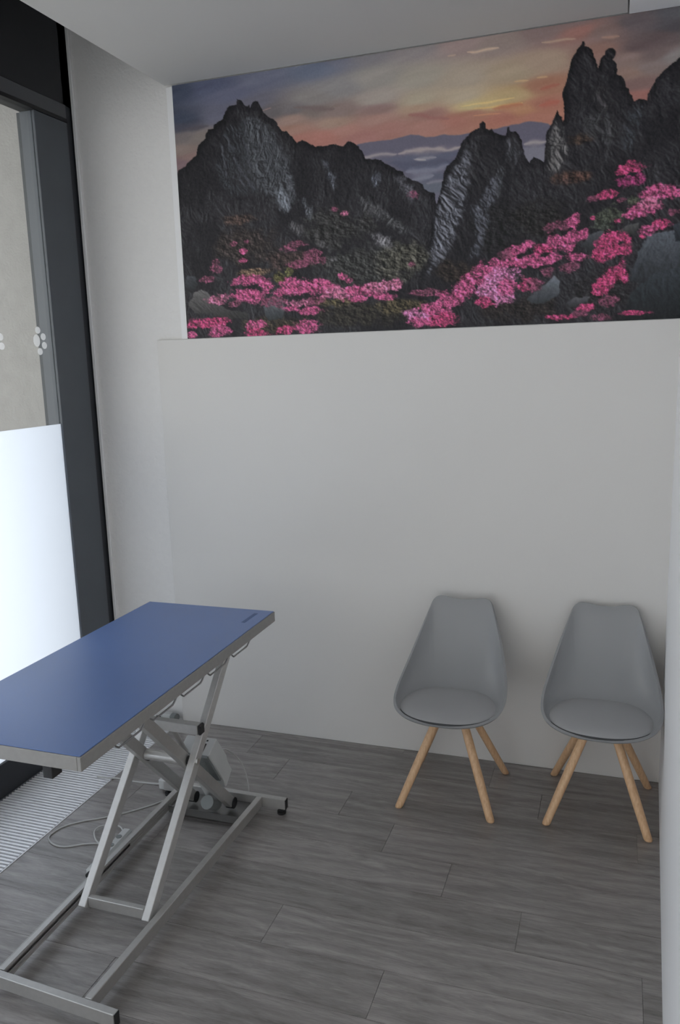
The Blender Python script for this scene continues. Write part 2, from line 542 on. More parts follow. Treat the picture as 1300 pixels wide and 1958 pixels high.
# ------------------------------------------------------------------ printed landscape on the wall
# printed landscape, measured on the board in millimetres from its top left corner
SKY_TONES=[((30,29),(52,58,76)),((197,27),(66,70,92)),((35,157),(50,56,72)),((243,158),(80,80,96)),((33,186),(60,60,72)),((43,232),(92,84,84)),((141,243),(104,94,90)),((39,297),(110,94,88)),((21,347),(100,78,82)),((71,324),(112,88,84)),((302,75),(76,78,98)),((463,28),(84,86,104)),((405,132),(84,82,94)),((508,178),(84,78,80)),((611,179),(92,86,88)),((609,219),(128,102,92)),((607,267),(132,96,84)),((644,305),(138,88,78)),((718,19),(82,88,106)),((818,-10),(92,92,106)),((838,120),(112,108,108)),((714,148),(110,104,102)),((712,196),(100,88,84)),((836,213),(110,92,88)),((809,257),(132,106,92)),((758,311),(144,92,82)),((858,296),(142,98,88)),((930,330),(136,90,84)),((963,-11),(104,100,104)),((1008,100),(124,118,112)),((1006,184),(132,122,114)),((1005,226),(118,92,88)),((1004,265),(138,102,92)),((1051,307),(136,92,84)),((1195,1),(114,106,106)),((1194,124),(132,124,112)),((1193,213),(142,130,110)),((1192,243),(140,112,92)),((1238,275),(126,88,80)),((1238,317),(138,94,84)),((1374,6),(128,108,104)),((1374,147),(138,124,108)),((1374,219),(148,132,110)),((1418,264),(162,144,100)),((1506,260),(164,140,96)),((1418,292),(140,92,76)),((1351,309),(140,88,76)),((1548,31),(122,106,100)),((1591,156),(140,122,100)),((1592,242),(156,132,92)),((1636,302),(156,108,78)),((1550,322),(146,90,76)),((1715,16),(112,92,90)),((1717,133),(138,116,98)),((1719,222),(140,94,74)),((1720,292),(144,90,74)),((1679,337),(148,94,78)),((1837,-5),(112,90,88)),((1862,37),(132,88,80)),((1938,48),(110,88,84)),((1930,124),(126,92,82)),((2074,31),(84,74,76)),((2087,127),(86,70,70)),((2040,158),(116,94,88)),((2153,99),(82,68,68)),((2208,69),(66,62,66)),((2206,18),(72,70,74)),((2136,162),(92,76,74)),((2119,207),(112,96,92)),((2052,217),(122,96,86)),((2082,259),(108,82,78)),((2084,307),(134,86,78)),((2222,179),(112,104,102))]
SKY_STREAKS=[((1401,52),(1537,51),6.0,(168,148,130)),((1319,55),(1356,54),4.1,(150,132,118)),((1706,57),(1843,61),5.1,(150,128,112)),((1935,69),(2008,76),5.5,(140,112,98)),((1596,190),(1655,192),3.7,(162,138,104)),((1687,186),(1735,187),3.7,(160,134,102)),((1374,258),(1603,252),3.7,(176,156,108)),((1418,274),(1635,276),3.2,(172,146,96)),((1430,300),(1550,304),2.8,(160,116,90)),((461,166),(509,156),2.1,(132,108,104)),((623,6),(715,-16),2.5,(112,112,120)),((1702,234),(1781,220),9.2,(132,80,68)),((1699,298),(1782,284),11.5,(140,82,70)),((1506,282),(1636,282),6.9,(146,96,74)),((1146,260),(1329,299),9.2,(122,84,80)),((611,170),(811,199),9.2,(92,80,80)),((31,203),(185,197),9.2,(66,62,68))]
FAR_RIDGE=[(855,383),(915,359),(954,356),(1014,356),(1062,355),(1121,349),(1156,344),(1191,350),(1219,362),(1260,364),(1306,361),(1351,370),(1396,369),(1463,364),(1518,364),(1550,361),(1604,355),(1658,349),(1711,357),(1738,366),(1768,392),(1771,561),(1304,710),(1164,698),(853,471)]
MIST=[((928,413),(1096,415),5.8,(148,138,134)),((1096,415),(1385,422),8.3,(160,146,138)),((1178,445),(1271,448),4.6,(134,130,134)),((1167,448),(1225,454),2.8,(160,152,148)),((1131,498),(1328,492),11.5,(112,114,126)),((1154,529),(1259,522),9.2,(118,118,128)),((1638,439),(1735,435),6.9,(156,146,140)),((1224,551),(1305,547),4.6,(112,110,118))]
HILLS=[([(1020,431),(1061,426),(1120,428),(1190,423),(1260,432),(1328,433),(1385,430),(1385,460),(1306,464),(1190,452),(1096,447)],(74,76,92)),([(1048,451),(1120,445),(1190,450),(1306,460),(1351,469),(1351,494),(1236,500),(1131,494)],(66,68,84)),([(1154,527),(1201,514),(1259,509),(1317,517),(1317,542),(1236,547),(1177,546)],(74,76,90)),([(1177,551),(1259,547),(1317,551),(1316,602),(1224,594)],(80,84,94)),([(1638,447),(1680,445),(1744,452),(1746,538),(1639,527)],(104,102,112))]
LEFT_PEAK=[(-3,392),(10,377),(48,364),(69,343),(110,321),(121,280),(139,266),(162,252),(164,229),(179,215),(206,211),(207,199),(236,184),(255,178),(270,150),(285,129),(302,124),(320,124),(331,121),(335,101),(361,111),(376,133),(389,137),(397,131),(399,145),(411,124),(427,119),(440,123),(449,144),(464,168),(474,185),(501,202),(517,210),(534,232),(556,262),(576,268),(596,288),(613,308),(626,321),(651,312),(674,322),(694,335),(719,346),(752,348),(782,347),(807,347),(843,362),(854,350),(869,341),(898,352),(919,368),(936,389),(950,421),(981,427),(1001,429),(1032,443),(1041,452),(1060,461),(1095,486),(1121,493),(1131,516),(1166,534),(1189,545),(1208,553),(1217,572),(1235,586),(1259,593),(1272,663),(1257,772),(1221,925),(1213,1015),(1302,1259),(-89,1214)]
CRAG=[(1184,979),(1199,913),(1221,858),(1243,782),(1253,716),(1263,663),(1286,595),(1296,547),(1301,519),(1315,491),(1333,476),(1351,465),(1365,437),(1378,406),(1401,382),(1425,359),(1445,353),(1458,351),(1458,332),(1469,327),(1480,337),(1483,356),(1496,365),(1507,360),(1520,378),(1546,388),(1566,392),(1572,362),(1581,363),(1583,379),(1607,382),(1620,398),(1633,424),(1640,466),(1649,487),(1664,513),(1681,490),(1707,503),(1724,515),(1729,434),(1735,400),(1753,368),(1765,341),(1773,320),(1781,331),(1799,365),(1802,352),(1799,302),(1792,261),(1802,233),(1813,185),(1824,138),(1848,102),(1861,87),(1863,72),(1873,75),(1878,91),(1896,102),(1906,120),(1921,161),(1930,181),(1939,148),(1954,135),(1956,118),(1970,112),(1986,118),(1996,127),(1992,151),(1985,158),(1999,175),(2002,214),(2014,220),(2031,233),(2036,263),(2048,274),(2052,290),(2064,299),(2067,321),(2088,316),(2118,325),(2121,302),(2131,277),(2151,249),(2173,225),(2204,199),(2232,186),(2287,164),(2339,1241),(1182,1197)]
ROCK_FACES=[([(377,162),(455,194),(529,281),(577,376),(599,469),(610,573),(540,602),(477,550),(412,498),(349,422),(329,305)],(66,68,72),-0.25),([(267,206),(375,196),(389,426),(438,523),(274,532),(199,407)],(48,49,53),0.1),([(492,516),(532,497),(570,535),(582,605),(560,626),(527,600),(510,564)],(108,112,120),-0.2),([(559,477),(582,427),(603,492),(615,573),(595,556)],(84,86,92),-0.3),([(634,564),(660,557),(696,626),(687,655),(656,646)],(100,104,110),-0.3),([(750,405),(769,414),(790,465),(817,508),(796,537),(781,509),(758,462)],(104,108,118),-0.3),([(963,493),(1004,482),(1023,521),(1010,553),(979,532)],(92,96,106),-0.2),([(1083,515),(1119,515),(1165,549),(1188,613),(1153,631),(1118,589)],(82,82,88),-0.5),([(900,554),(948,580),(1044,655),(1163,743),(1115,761),(995,685),(923,623)],(78,78,80),-0.8),([(957,745),(1006,742),(1067,769),(1083,815),(1041,823),(981,785)],(116,114,118),-0.6),([(564,673),(603,665),(641,691),(648,726),(614,719)],(104,102,104),-0.5),([(692,729),(742,756),(792,806),(754,799),(703,772)],(88,86,88),-0.8),([(755,831),(791,824),(803,853),(765,862)],(92,90,92),0),([(1263,673),(1305,547),(1362,479),(1412,410),(1419,526),(1408,632),(1373,737),(1332,821),(1292,885),(1220,948),(1245,793)],(84,85,92),0.45),([(1419,676),(1464,616),(1508,556),(1541,538),(1548,602),(1509,683),(1487,789),(1453,874),(1415,893),(1430,785)],(70,71,78),0.5),([(1551,415),(1605,404),(1634,465),(1606,524),(1563,499)],(58,58,62),0.1),([(1530,516),(1556,502),(1563,562),(1542,644),(1526,600)],(84,86,90),0.2),([(1739,395),(1767,348),(1795,381),(1824,485),(1798,543),(1767,571),(1735,537)],(84,82,82),0.2),([(1867,369),(1947,339),(2008,386),(2031,467),(1971,480),(1889,442)],(52,52,54),0.1),([(1924,239),(1974,265),(1997,345),(1947,349),(1905,295)],(50,48,50),0.1),([(2028,388),(2075,335),(2115,350),(2080,453),(2053,529),(2027,467)],(48,50,54),0.5)]
BRUSH=[(1831,587,80,29,(78,56,48)),(1879,440,60,25,(66,52,44)),(1554,751,132,110,(34,33,35)),(1707,742,126,84,(40,38,38)),(344,751,168,96,(58,50,48)),(324,630,108,24,(80,64,58)),(583,839,130,46,(72,58,56)),(941,885,275,103,(62,62,60)),(795,714,175,92,(58,57,56)),(1113,873,120,80,(78,76,68)),(785,1035,95,21,(108,98,68)),(911,1093,275,60,(52,48,42)),(1086,1066,125,32,(80,72,54)),(513,906,32,28,(92,88,54)),(379,873,92,20,(128,104,84)),(1338,932,96,51,(50,42,38)),(1646,1104,176,55,(44,38,36)),(462,1121,168,45,(64,56,46)),(1968,1056,126,84,(40,38,40))]
ROCKS=[([(-1,912),(20,864),(69,879),(75,917),(49,953),(8,951)],(58,60,64),0),([(49,953),(94,935),(135,957),(155,1008),(244,1042),(327,1056),(348,1082),(241,1092),(129,1057),(48,1053),(15,1014)],(84,82,82),-0.4),([(425,1034),(446,1010),(490,1001),(522,1007),(536,1046),(518,1099),(441,1108),(424,1070)],(82,86,90),0),([(1657,1065),(1690,1041),(1743,1000),(1775,974),(1802,995),(1794,1057),(1734,1087),(1679,1088)],(88,92,98),1.0),([(1879,860),(1909,821),(1961,804),(1978,836),(1963,877),(1911,888)],(66,68,72),0.6),([(2022,809),(2072,788),(2106,784),(2094,834),(2064,836)],(72,72,72),0.5),([(1821,1095),(1863,1067),(1927,1066),(1906,1091),(1843,1114)],(70,70,74),0.5),([(2070,1015),(2091,937),(2129,858),(2144,834),(2242,827),(2255,857),(2320,851),(2327,993),(2190,1005),(2131,1033)],(72,76,82),0.8),([(2054,1145),(2082,1062),(2160,993),(2268,969),(2326,973),(2337,1189),(2055,1177)],(46,50,54),0.5),([(2231,805),(2260,795),(2318,791),(2322,892),(2244,866)],(48,52,58),0.2)]
BLOOMS=[(363,911,101,24,(158,72,108)),(449,940,38,22,(158,72,108)),(318,972,84,22,(158,72,108)),(373,990,76,29,(158,72,108)),(176,989,58,22,(160,92,118)),(274,1014,39,15,(104,58,76)),(467,1019,70,24,(104,58,76)),(579,938,78,24,(158,72,108)),(609,968,81,24,(158,72,108)),(524,969,43,19,(158,72,108)),(657,962,73,32,(158,72,108)),(735,971,78,25,(158,72,108)),(812,994,85,25,(160,92,118)),(914,990,90,28,(158,72,108)),(994,980,65,21,(160,92,118)),(1058,972,45,23,(160,92,118)),(887,1026,52,14,(158,72,108)),(1038,1024,53,16,(158,72,108)),(681,1025,52,19,(104,58,76)),(601,1030,54,22,(160,92,118)),(664,1067,57,22,(158,72,108)),(574,1053,42,17,(158,72,108)),(645,1141,68,34,(158,72,108)),(710,941,36,14,(158,72,108)),(827,920,25,14,(158,72,108)),(859,940,21,12,(158,72,108)),(126,1102,104,28,(156,58,94)),(181,1139,64,26,(158,72,108)),(29,1154,29,15,(158,72,108)),(380,1118,54,26,(158,72,108)),(383,1157,73,20,(156,58,94)),(529,1153,43,20,(156,58,94)),(171,848,34,20,(104,58,76)),(125,895,41,17,(104,58,76)),(179,812,22,15,(104,58,76)),(329,774,22,12,(158,72,108)),(324,817,20,10,(158,72,108)),(284,737,25,12,(104,58,76)),(351,732,16,10,(104,58,76)),(847,646,22,11,(160,92,118)),(793,623,20,12,(104,58,76)),(1165,593,22,18,(104,58,76)),(1152,887,19,12,(104,58,76)),(1645,973,9,9,(104,58,76)),(586,773,52,23,(104,58,76)),(676,810,42,18,(104,58,76)),(688,845,52,19,(104,58,76)),(609,852,47,19,(104,58,76)),(1195,1117,72,32,(164,98,134)),(1260,1081,77,32,(158,72,108)),(1279,1137,69,28,(156,58,94)),(1183,1140,48,21,(158,72,108)),(1220,1015,62,18,(104,58,76)),(1331,1044,69,29,(158,72,108)),(1385,1015,64,30,(158,72,108)),(1431,978,60,31,(158,72,108)),(1476,936,55,31,(158,72,108)),(1521,917,51,31,(158,72,108)),(1556,968,66,44,(164,98,134)),(1499,1013,60,31,(164,98,134)),(1545,1044,53,35,(164,98,134)),(1477,1069,46,21,(156,58,94)),(1578,1008,46,31,(158,72,108)),(1588,904,51,22,(158,72,108)),(1644,908,40,20,(158,72,108)),(1670,892,31,15,(158,72,108)),(1621,859,44,20,(158,72,108)),(1665,841,26,17,(158,72,108)),(1566,881,26,20,(104,58,76)),(1720,913,53,21,(158,72,108)),(1774,899,38,20,(158,72,108)),(1730,860,44,20,(156,58,94)),(1773,831,38,24,(158,72,108)),(1816,851,46,35,(158,72,108)),(1853,816,46,23,(158,72,108)),(1750,777,27,21,(104,58,76)),(1803,771,29,21,(104,58,76)),(1851,758,27,23,(158,72,108)),(1859,901,38,19,(158,72,108)),(1888,809,25,17,(158,72,108)),(1656,1006,35,31,(156,58,94)),(1753,954,31,19,(104,58,76)),(1828,941,42,20,(104,58,76)),(1689,1008,31,22,(104,58,76)),(1983,851,44,34,(156,58,94)),(2033,840,34,23,(156,58,94)),(1964,904,40,29,(156,58,94)),(2055,889,34,29,(156,58,94)),(2017,974,42,27,(156,58,94)),(1987,1004,42,27,(156,58,94)),(2049,993,26,25,(156,58,94)),(1957,1044,38,22,(156,58,94)),(1946,1023,21,13,(156,58,94)),(2000,1089,38,21,(104,58,76)),(1911,1112,34,18,(156,58,94)),(1971,1152,42,13,(104,58,76)),(2105,1143,55,10,(156,58,94)),(1811,1147,57,13,(156,58,94)),(1886,1137,29,13,(104,58,76)),(2110,734,68,28,(158,72,108)),(2071,751,28,19,(158,72,108)),(2157,682,52,30,(158,72,108)),(2196,662,46,24,(158,72,108)),(2236,685,38,20,(158,72,108)),(2139,713,44,22,(160,92,118)),(2186,801,36,20,(156,58,94)),(2143,818,36,18,(158,72,108)),(2229,754,27,14,(104,58,76)),(2120,841,12,8,(156,58,94)),(2064,570,48,26,(156,58,94)),(2039,583,32,20,(156,58,94)),(2066,620,52,28,(120,48,84)),(1977,666,40,18,(156,58,94)),(1916,677,28,12,(104,58,76)),(2038,692,19,10,(104,58,76)),(2021,772,14,10,(156,58,94)),(1924,753,10,8,(156,58,94))]
BUSHES=[(1990,749,64,36,(64,68,58)),(1960,787,38,19,(54,58,52)),(2079,701,28,17,(62,66,54)),(554,884,27,19,(84,84,52))]

PRINT_W, PRINT_H = 2300, 1174

def lattice(seed, n=256):
    return np.random.RandomState(seed).rand(n, n)
_LAT = [lattice(s) for s in range(12)]

def vnoise(u, v, s):
    t = _LAT[s % 12]
    iu, iv = np.floor(u).astype(int), np.floor(v).astype(int)
    fu, fv = u - iu, v - iv
    fu, fv = fu * fu * (3 - 2 * fu), fv * fv * (3 - 2 * fv)
    a, b = t[iv & 255, iu & 255], t[iv & 255, (iu + 1) & 255]
    c, d = t[(iv + 1) & 255, iu & 255], t[(iv + 1) & 255, (iu + 1) & 255]
    return (a * (1 - fu) + b * fu) * (1 - fv) + (c * (1 - fu) + d * fu) * fv

def fbm(u, v, s, octv=4, gain=0.55):
    o, amp, tot = 0, 1.0, 0
    for k in range(octv):
        o = o + amp * vnoise(u * 2 ** k + 17 * k, v * 2 ** k + 31 * k, s + k)
        tot += amp
        amp *= gain
    return o / tot

def sstep(a, b, x):
    t = np.clip((x - a) / (b - a), 0, 1)
    return t * t * (3 - 2 * t)

def edge_dist(u, v, poly):
    """signed distance to a polygon, positive inside"""
    P = np.array(poly, float)
    Q = np.roll(P, -1, 0)
    best = np.full(u.shape, 1e9)
    ins = np.zeros(u.shape, bool)
    for (x0, y0), (x1, y1) in zip(P, Q):
        dx, dy = x1 - x0, y1 - y0
        L = dx * dx + dy * dy + 1e-9
        t = np.clip(((u - x0) * dx + (v - y0) * dy) / L, 0, 1)
        best = np.minimum(best, (u - x0 - t * dx) ** 2 + (v - y0 - t * dy) ** 2)
        cr = ((y0 > v) != (y1 > v)) & (u < (x1 - x0) * (v - y0) / ((y1 - y0) if y1 != y0 else 1e-9) + x0)
        ins ^= cr
    d = np.sqrt(best)
    return np.where(ins, d, -d)

def paint(U, V):
    """sRGB 0-255 colour of the print at points given in millimetres"""
    C = np.zeros(U.shape + (3,))
    W = np.zeros(U.shape)
    for (u, v), c in SKY_TONES:
        w = 1.0 / (((U - u) / 120.0) ** 2 + ((V - v) / 42.0) ** 2 + 0.06) ** 2.2
        W += w
        C += w[..., None] * np.array(c, float)
    C /= W[..., None]
    grey = C.mean(-1, keepdims=True)
    C = grey + (C - grey) * 0.80
    C += ((fbm(U / 160 + V / 900, V / 26 + U / 170, 3, 4) - 0.5) * 14)[..., None]
    def blend(mask, col):
        nonlocal C
        C = C * (1 - mask[..., None]) + np.asarray(col, float) * mask[..., None]
    def sub(b, pad):
        return np.where((U > b[0] - pad) & (U < b[2] + pad) & (V > b[1] - pad) & (V < b[3] + pad))
    def bounds(poly):
        a = np.array(poly); return (a[:, 0].min(), a[:, 1].min(), a[:, 0].max(), a[:, 1].max())
    def put(idx, mask, col):
        C[idx] = C[idx] * (1 - mask[:, None]) + np.asarray(col, float) * mask[:, None]
    def streak(a, b, w, c, k=0.85):
        bb = (min(a[0], b[0]), min(a[1], b[1]), max(a[0], b[0]), max(a[1], b[1]))
        i = sub(bb, w * 5)
        u, v = U[i], V[i]
        dx, dy = b[0] - a[0], b[1] - a[1]
        L2 = dx * dx + dy * dy
        t = ((u - a[0]) * dx + (v - a[1]) * dy) / L2
        perp = (-(u - a[0]) * dy + (v - a[1]) * dx) / math.sqrt(L2)
        perp = perp + (fbm(u / 60, v / 30, 5, 3) - 0.5) * w * 2.0
        ww = w * np.sqrt(np.clip(1 - (2 * t - 1) ** 2, 0.0, 1)) + 0.01
        put(i, k * np.exp(-(perp / ww) ** 2) * ((t > 0) & (t < 1)), c)
    for a, b, w, c in SKY_STREAKS:
        streak(a, b, w, c)
    # hazy ridges and valley mist
    i = sub(bounds(FAR_RIDGE), 10)
    d = edge_dist(U[i], V[i] + (fbm(U[i] / 30, V[i] / 30, 2, 3) - 0.5) * 6, FAR_RIDGE)
    depth = np.clip((V[i] - 560) / 260, 0, 1)[:, None]
    put(i, sstep(-3, 3, d), np.array((80, 77, 89.0)) * (1 - depth) + np.array((104, 105, 114.0)) * depth)
    for poly, c in HILLS:
        i = sub(bounds(poly), 12)
        d = edge_dist(U[i], V[i] + (fbm(U[i] / 35, V[i] / 35, 4, 3) - 0.5) * 14, poly)
        put(i, 0.85 * sstep(-10, 12, d), np.asarray(c, float) * 0.9 + 7)
    for a, b, w, c in MIST:
        streak(a, b, w * 1.5, c, 0.6)
    # rock masses
    def relief(fn, u, v, e=2.6):
        # lit from the upper right, as the rocks in the picture are
        return (fn(u - e, v + e * 0.5) - fn(u + e, v - e * 0.5)) / e
    def stone(lean, s, su=36, sv=58):
        def h(u, v):
            w = (fbm(u / 80, v / 80, s, 2) - 0.5) * 60
            a = 1 - np.abs(2 * fbm((u - lean * v + w) / su, (v + w) / sv, s + 1, 5, 0.58) - 1)
            return a * su
        return h
    def crag_tex(u, v, lean, s):
        return np.clip(0.42 + 0.125 * relief(stone(lean, s), u, v), 0, 1.2)
    for n, poly in enumerate((LEFT_PEAK, CRAG)):
        i = sub(bounds(poly), 12)
        u, v = U[i], V[i]
        d = edge_dist(u + (fbm(u / 14, v / 14, 6, 3) - 0.5) * 9, v + (fbm(u / 14, v / 14, 8, 3) - 0.5) * 9, poly)
        k = crag_tex(u, v, -0.15 if n == 0 else 0.3, n)
        big = sstep(0.30, 0.66, fbm(u / 120, v / 150, 5 + n, 3))
        tone = 19 + (14 + 26 * big) * k + 12 * (fbm(u / 6, v / 7, 3, 2) - 0.5)
        tone = tone * (0.6 + 0.4 * sstep(0, 40, d))
        put(i, sstep(-1.5, 2.0, d), np.stack([tone + 1, tone, tone + 3.0], -1))
    # undergrowth on the slopes, darker and browner than the stone
    for u0, v0, ru, rv, c in BRUSH:
        i = sub((u0 - ru, v0 - rv, u0 + ru, v0 + rv), ru * 0.7)
        u, v = U[i], V[i]
        q = ((u - u0) / ru) ** 2 + ((v - v0) / rv) ** 2 + (fbm(u / 45, v / 34, 7, 5, 0.6) - 0.5) * 2.2
        tex = np.clip(0.72 + 0.34 * relief(lambda a, b_: 24 * fbm(a / 24, b_ / 18, 9, 4, 0.6), u, v), 0.25, 1.6)
        put(i, 0.80 * sstep(1.4, 0.2, q), np.asarray(c, float) * tex[:, None])
    for poly, c, lean in ROCK_FACES:
        i = sub(bounds(poly), 24)
        u, v = U[i], V[i]
        d = edge_dist(u + (fbm(u / 24, v / 30, 2, 4, 0.6) - 0.5) * 46, v + (fbm(u / 24, v / 30, 3, 4, 0.6) - 0.5) * 46, poly)
        k = crag_tex(u, v, lean, 6)
        f = fbm(u / 6, v / 9, 8, 3, 0.7)
        m = sstep(-10, 22, d) * (0.35 + 0.65 * sstep(0.20, 0.55, k))
        put(i, m, np.asarray(c, float) * (0.34 + 0.95 * k + 0.22 * f)[:, None])
    for poly, c, lean in ROCKS:
        i = sub(bounds(poly), 12)
        u, v = U[i], V[i]
        d = edge_dist(u + (fbm(u / 20, v / 20, 2, 3) - 0.5) * 16, v + (fbm(u / 20, v / 20, 5, 3) - 0.5) * 16, poly)
        s = 0.45 + 0.5 * (crag_tex(u, v, 0.5 - lean, 7) - 0.42) + 0.3 * (fbm(u / 12, v / 12, 6, 3) - 0.5)
        b = bounds(poly)
        up = 1.10 - 0.62 * np.clip((v - b[1] + 30 * (s - 0.5)) / (b[3] - b[1] + 1), 0, 1)
        put(i, sstep(-2, 5, d), np.asarray(c, float) * ((0.55 + 0.8 * s) * up)[:, None])
    for u0, v0, ru, rv, c in BUSHES + BLOOMS:
        i = sub((u0 - ru, v0 - rv, u0 + ru, v0 + rv), 16 + 0.6 * ru)
        u, v = U[i], V[i]
        q = np.sqrt(((u - u0) / ru) ** 2 + ((v - v0) / rv) ** 2)
        q = q + (fbm(u / 34, v / 26, 3, 5, 0.66) - 0.5) * 1.9
        f = fbm(u / 8, v / 7, 10, 4, 0.7)
        k = relief(lambda a, b_: 20 * fbm(a / 20, b_ / 16, 1, 4, 0.62), u, v)
        m = sstep(1.20, 0.78, q) * (0.55 + 0.45 * sstep(0.36, 0.54, f))
        shade = np.clip(0.92 + 0.26 * k + 0.75 * (f - 0.5), 0.25, 1.45)
        put(i, 0.94 * m, np.asarray(c, float) * shade[:, None])
    C += ((fbm(U / 5, V / 5, 2, 2) - 0.5) * 7)[..., None]
    return np.clip(C, 14, 235)

def build_print():
    root = empty('wall_mural', (-0.89, YW, 2.07))
    tag(root, 'wide mural print of dark rocky peaks, pink blossom and a sunset sky', 'mural')
    new_mesh('backing_board', box(-2.040, 0.262, YW + 0.0015, YW + 0.0205, 2.0665, 3.240), M['wallpaint'], root)
    step = 3.3
    nu, nv = int(2302 / step) + 1, int(1173 / step) + 1
    us, vs_ = np.linspace(0, 2302, nu), np.linspace(0, 1173, nv)
    U, V = np.meshgrid(us, vs_)
    srgb = paint(U, V) / 255.0
    lin = np.where(srgb <= 0.04045, srgb / 12.92, ((srgb + 0.055) / 1.055) ** 2.4)
    lin = np.clip((lin - 0.004) / 0.44, 0.002, 0.95)
    co = np.stack([U / 1000 - 2.040 + 0.89, np.zeros_like(U), 3.2400 - V / 1000 - 2.07], -1).reshape(-1, 3)
    idx = np.arange(nu * nv).reshape(nv, nu)
    q = np.stack([idx[:-1, :-1], idx[1:, :-1], idx[1:, 1:], idx[:-1, 1:]], -1).reshape(-1, 4)
    me = bpy.data.meshes.new('print')
    me.vertices.add(len(co)); me.vertices.foreach_set('co', co.astype(np.float32).ravel())
    me.loops.add(q.size); me.loops.foreach_set('vertex_index', q.astype(np.int32).ravel())
    me.polygons.add(len(q)); me.polygons.foreach_set('loop_start', np.arange(0, q.size, 4, dtype=np.int32))
    me.update(calc_edges=True)
    at = me.color_attributes.new('ink', 'FLOAT_COLOR', 'POINT')
    rgba = np.ones((len(co), 4), np.float32); rgba[:, :3] = lin.reshape(-1, 3)
    at.data.foreach_set('color', rgba.ravel())
    m = bpy.data.materials.new('printed_ink'); m.use_nodes = True
    nt = m.node_tree; b = nt.nodes['Principled BSDF']
    a = nt.nodes.new('ShaderNodeAttribute'); a.attribute_name = 'ink'
    nt.links.new(a.outputs['Color'], b.inputs['Base Color'])
    b.inputs['Roughness'].default_value = 0.55
    b.inputs['Specular IOR Level'].default_value = 0.35
    me.materials.append(m)
    ob = bpy.data.objects.new('print', me)
    COL.objects.link(ob); ob.parent = root
build_print()


# ------------------------------------------------------------------ treatment table
TX0, TX1, TY0, TY1, TZ = -1.912, -1.314, 1.632, 2.930, 0.920
tb = empty('examination_table', (-1.613, 2.31, 0))
tag(tb, 'steel scissor-lift examination table with a plain blue top', 'table')
def tp(name, bm, m, smooth=False): return new_mesh(name, bm, M[m], tb, smooth)
T = 0.042
# frame: four folded steel edges and a plate beneath
bm = bmesh.new()
box(TX1 - 0.012, TX1, TY0, TY1, TZ - T, TZ - 0.0005, 0.0012, bm)
box(TX0, TX0 + 0.012, TY0, TY1, TZ - T, TZ - 0.0005, 0.0012, bm)
box(TX0 + 0.0125, TX1 - 0.0125, TY0, TY0 + 0.012, TZ - T, TZ - 0.0005, 0.0012, bm)
box(TX0 + 0.0125, TX1 - 0.0125, TY1 - 0.012, TY1, TZ - T, TZ - 0.0005, 0.0012, bm)
box(TX0 + 0.0125, TX1 - 0.0125, TY0 + 0.0125, TY1 - 0.0125, TZ - T + 0.01, TZ - T + 0.014, 0, bm)
fr = tp('table_frame', bm, 'steeledge')
top = tp('table_top', box(TX0 + 0.0035, TX1 - 0.0035, TY0 + 0.0035, TY1 - 0.0035, TZ - 0.0004, TZ + 0.0022, 0.0008), 'blue')
lb = bmesh.new()
bar((TX1 - 0.064, TY1 - 0.17, TZ + 0.0026), (TX1 - 0.062, TY1 - 0.05, TZ + 0.0026), 0.016, 0.0006, 0, lb)
new_mesh('maker_label', lb, M['label'], top)
# fixing rail of bent wire along the edge
for k in range(5):
    ya = 2.702 - 0.1855 * k
    zt, zb = TZ - T + 0.004, TZ - T - 0.017
    x = TX1 - 0.006
    path = [(x, ya, zt), (x, ya - 0.012, zb + 0.014), (x, ya - 0.030, zb + 0.003), (x, ya - 0.045, zb), (x, ya - 0.135, zb), (x, ya - 0.150, zb + 0.001), (x, ya - 0.165, zb + 0.012), (x, ya - 0.172, zt)]
    tp('wire_loop', tube(spline(path, 4), 0.0030, n=8), 'wire', True)
# rails below the top for the rollers
for x in (-1.745, -1.481):
    tp('upper_rail', box(x - 0.018, x + 0.018, 1.70, 2.915, TZ - T - 0.004, TZ - T + 0.0095), 'steel')
tp('end_stop', box(-1.456, -1.424, 1.648, 1.69, TZ - T - 0.046, TZ - T + 0.009, 0.002), 'black')

# base frame
ZB0, ZB1 = 0.025, 0.071
zc, hh = (ZB0 + ZB1) / 2, ZB1 - ZB0
def flat(p0, p1, w, h=hh, z=zc, bev=0.002, bm=None):
    return bar((p0[0], p0[1], z), (p1[0], p1[1], z), w, h, bev, bm, side=(p1[1] - p0[1], -(p1[0] - p0[0]), 0))
fb = tp('front_bar', flat((-1.905, 1.740), (-1.334, 1.7065), 0.025), 'steel')
new_mesh('end_cap', flat((-1.3336, 1.7065), (-1.3312, 1.7064), 0.023, hh - 0.003, bev=0), M['black'], fb)
rb = tp('rear_bar', flat((-1.905, 2.931), (-1.302, 2.931), 0.026), 'steel')
new_mesh('end_cap', flat((-1.3016, 2.931), (-1.2990, 2.931), 0.024, hh - 0.003, bev=0), M['black'], rb)
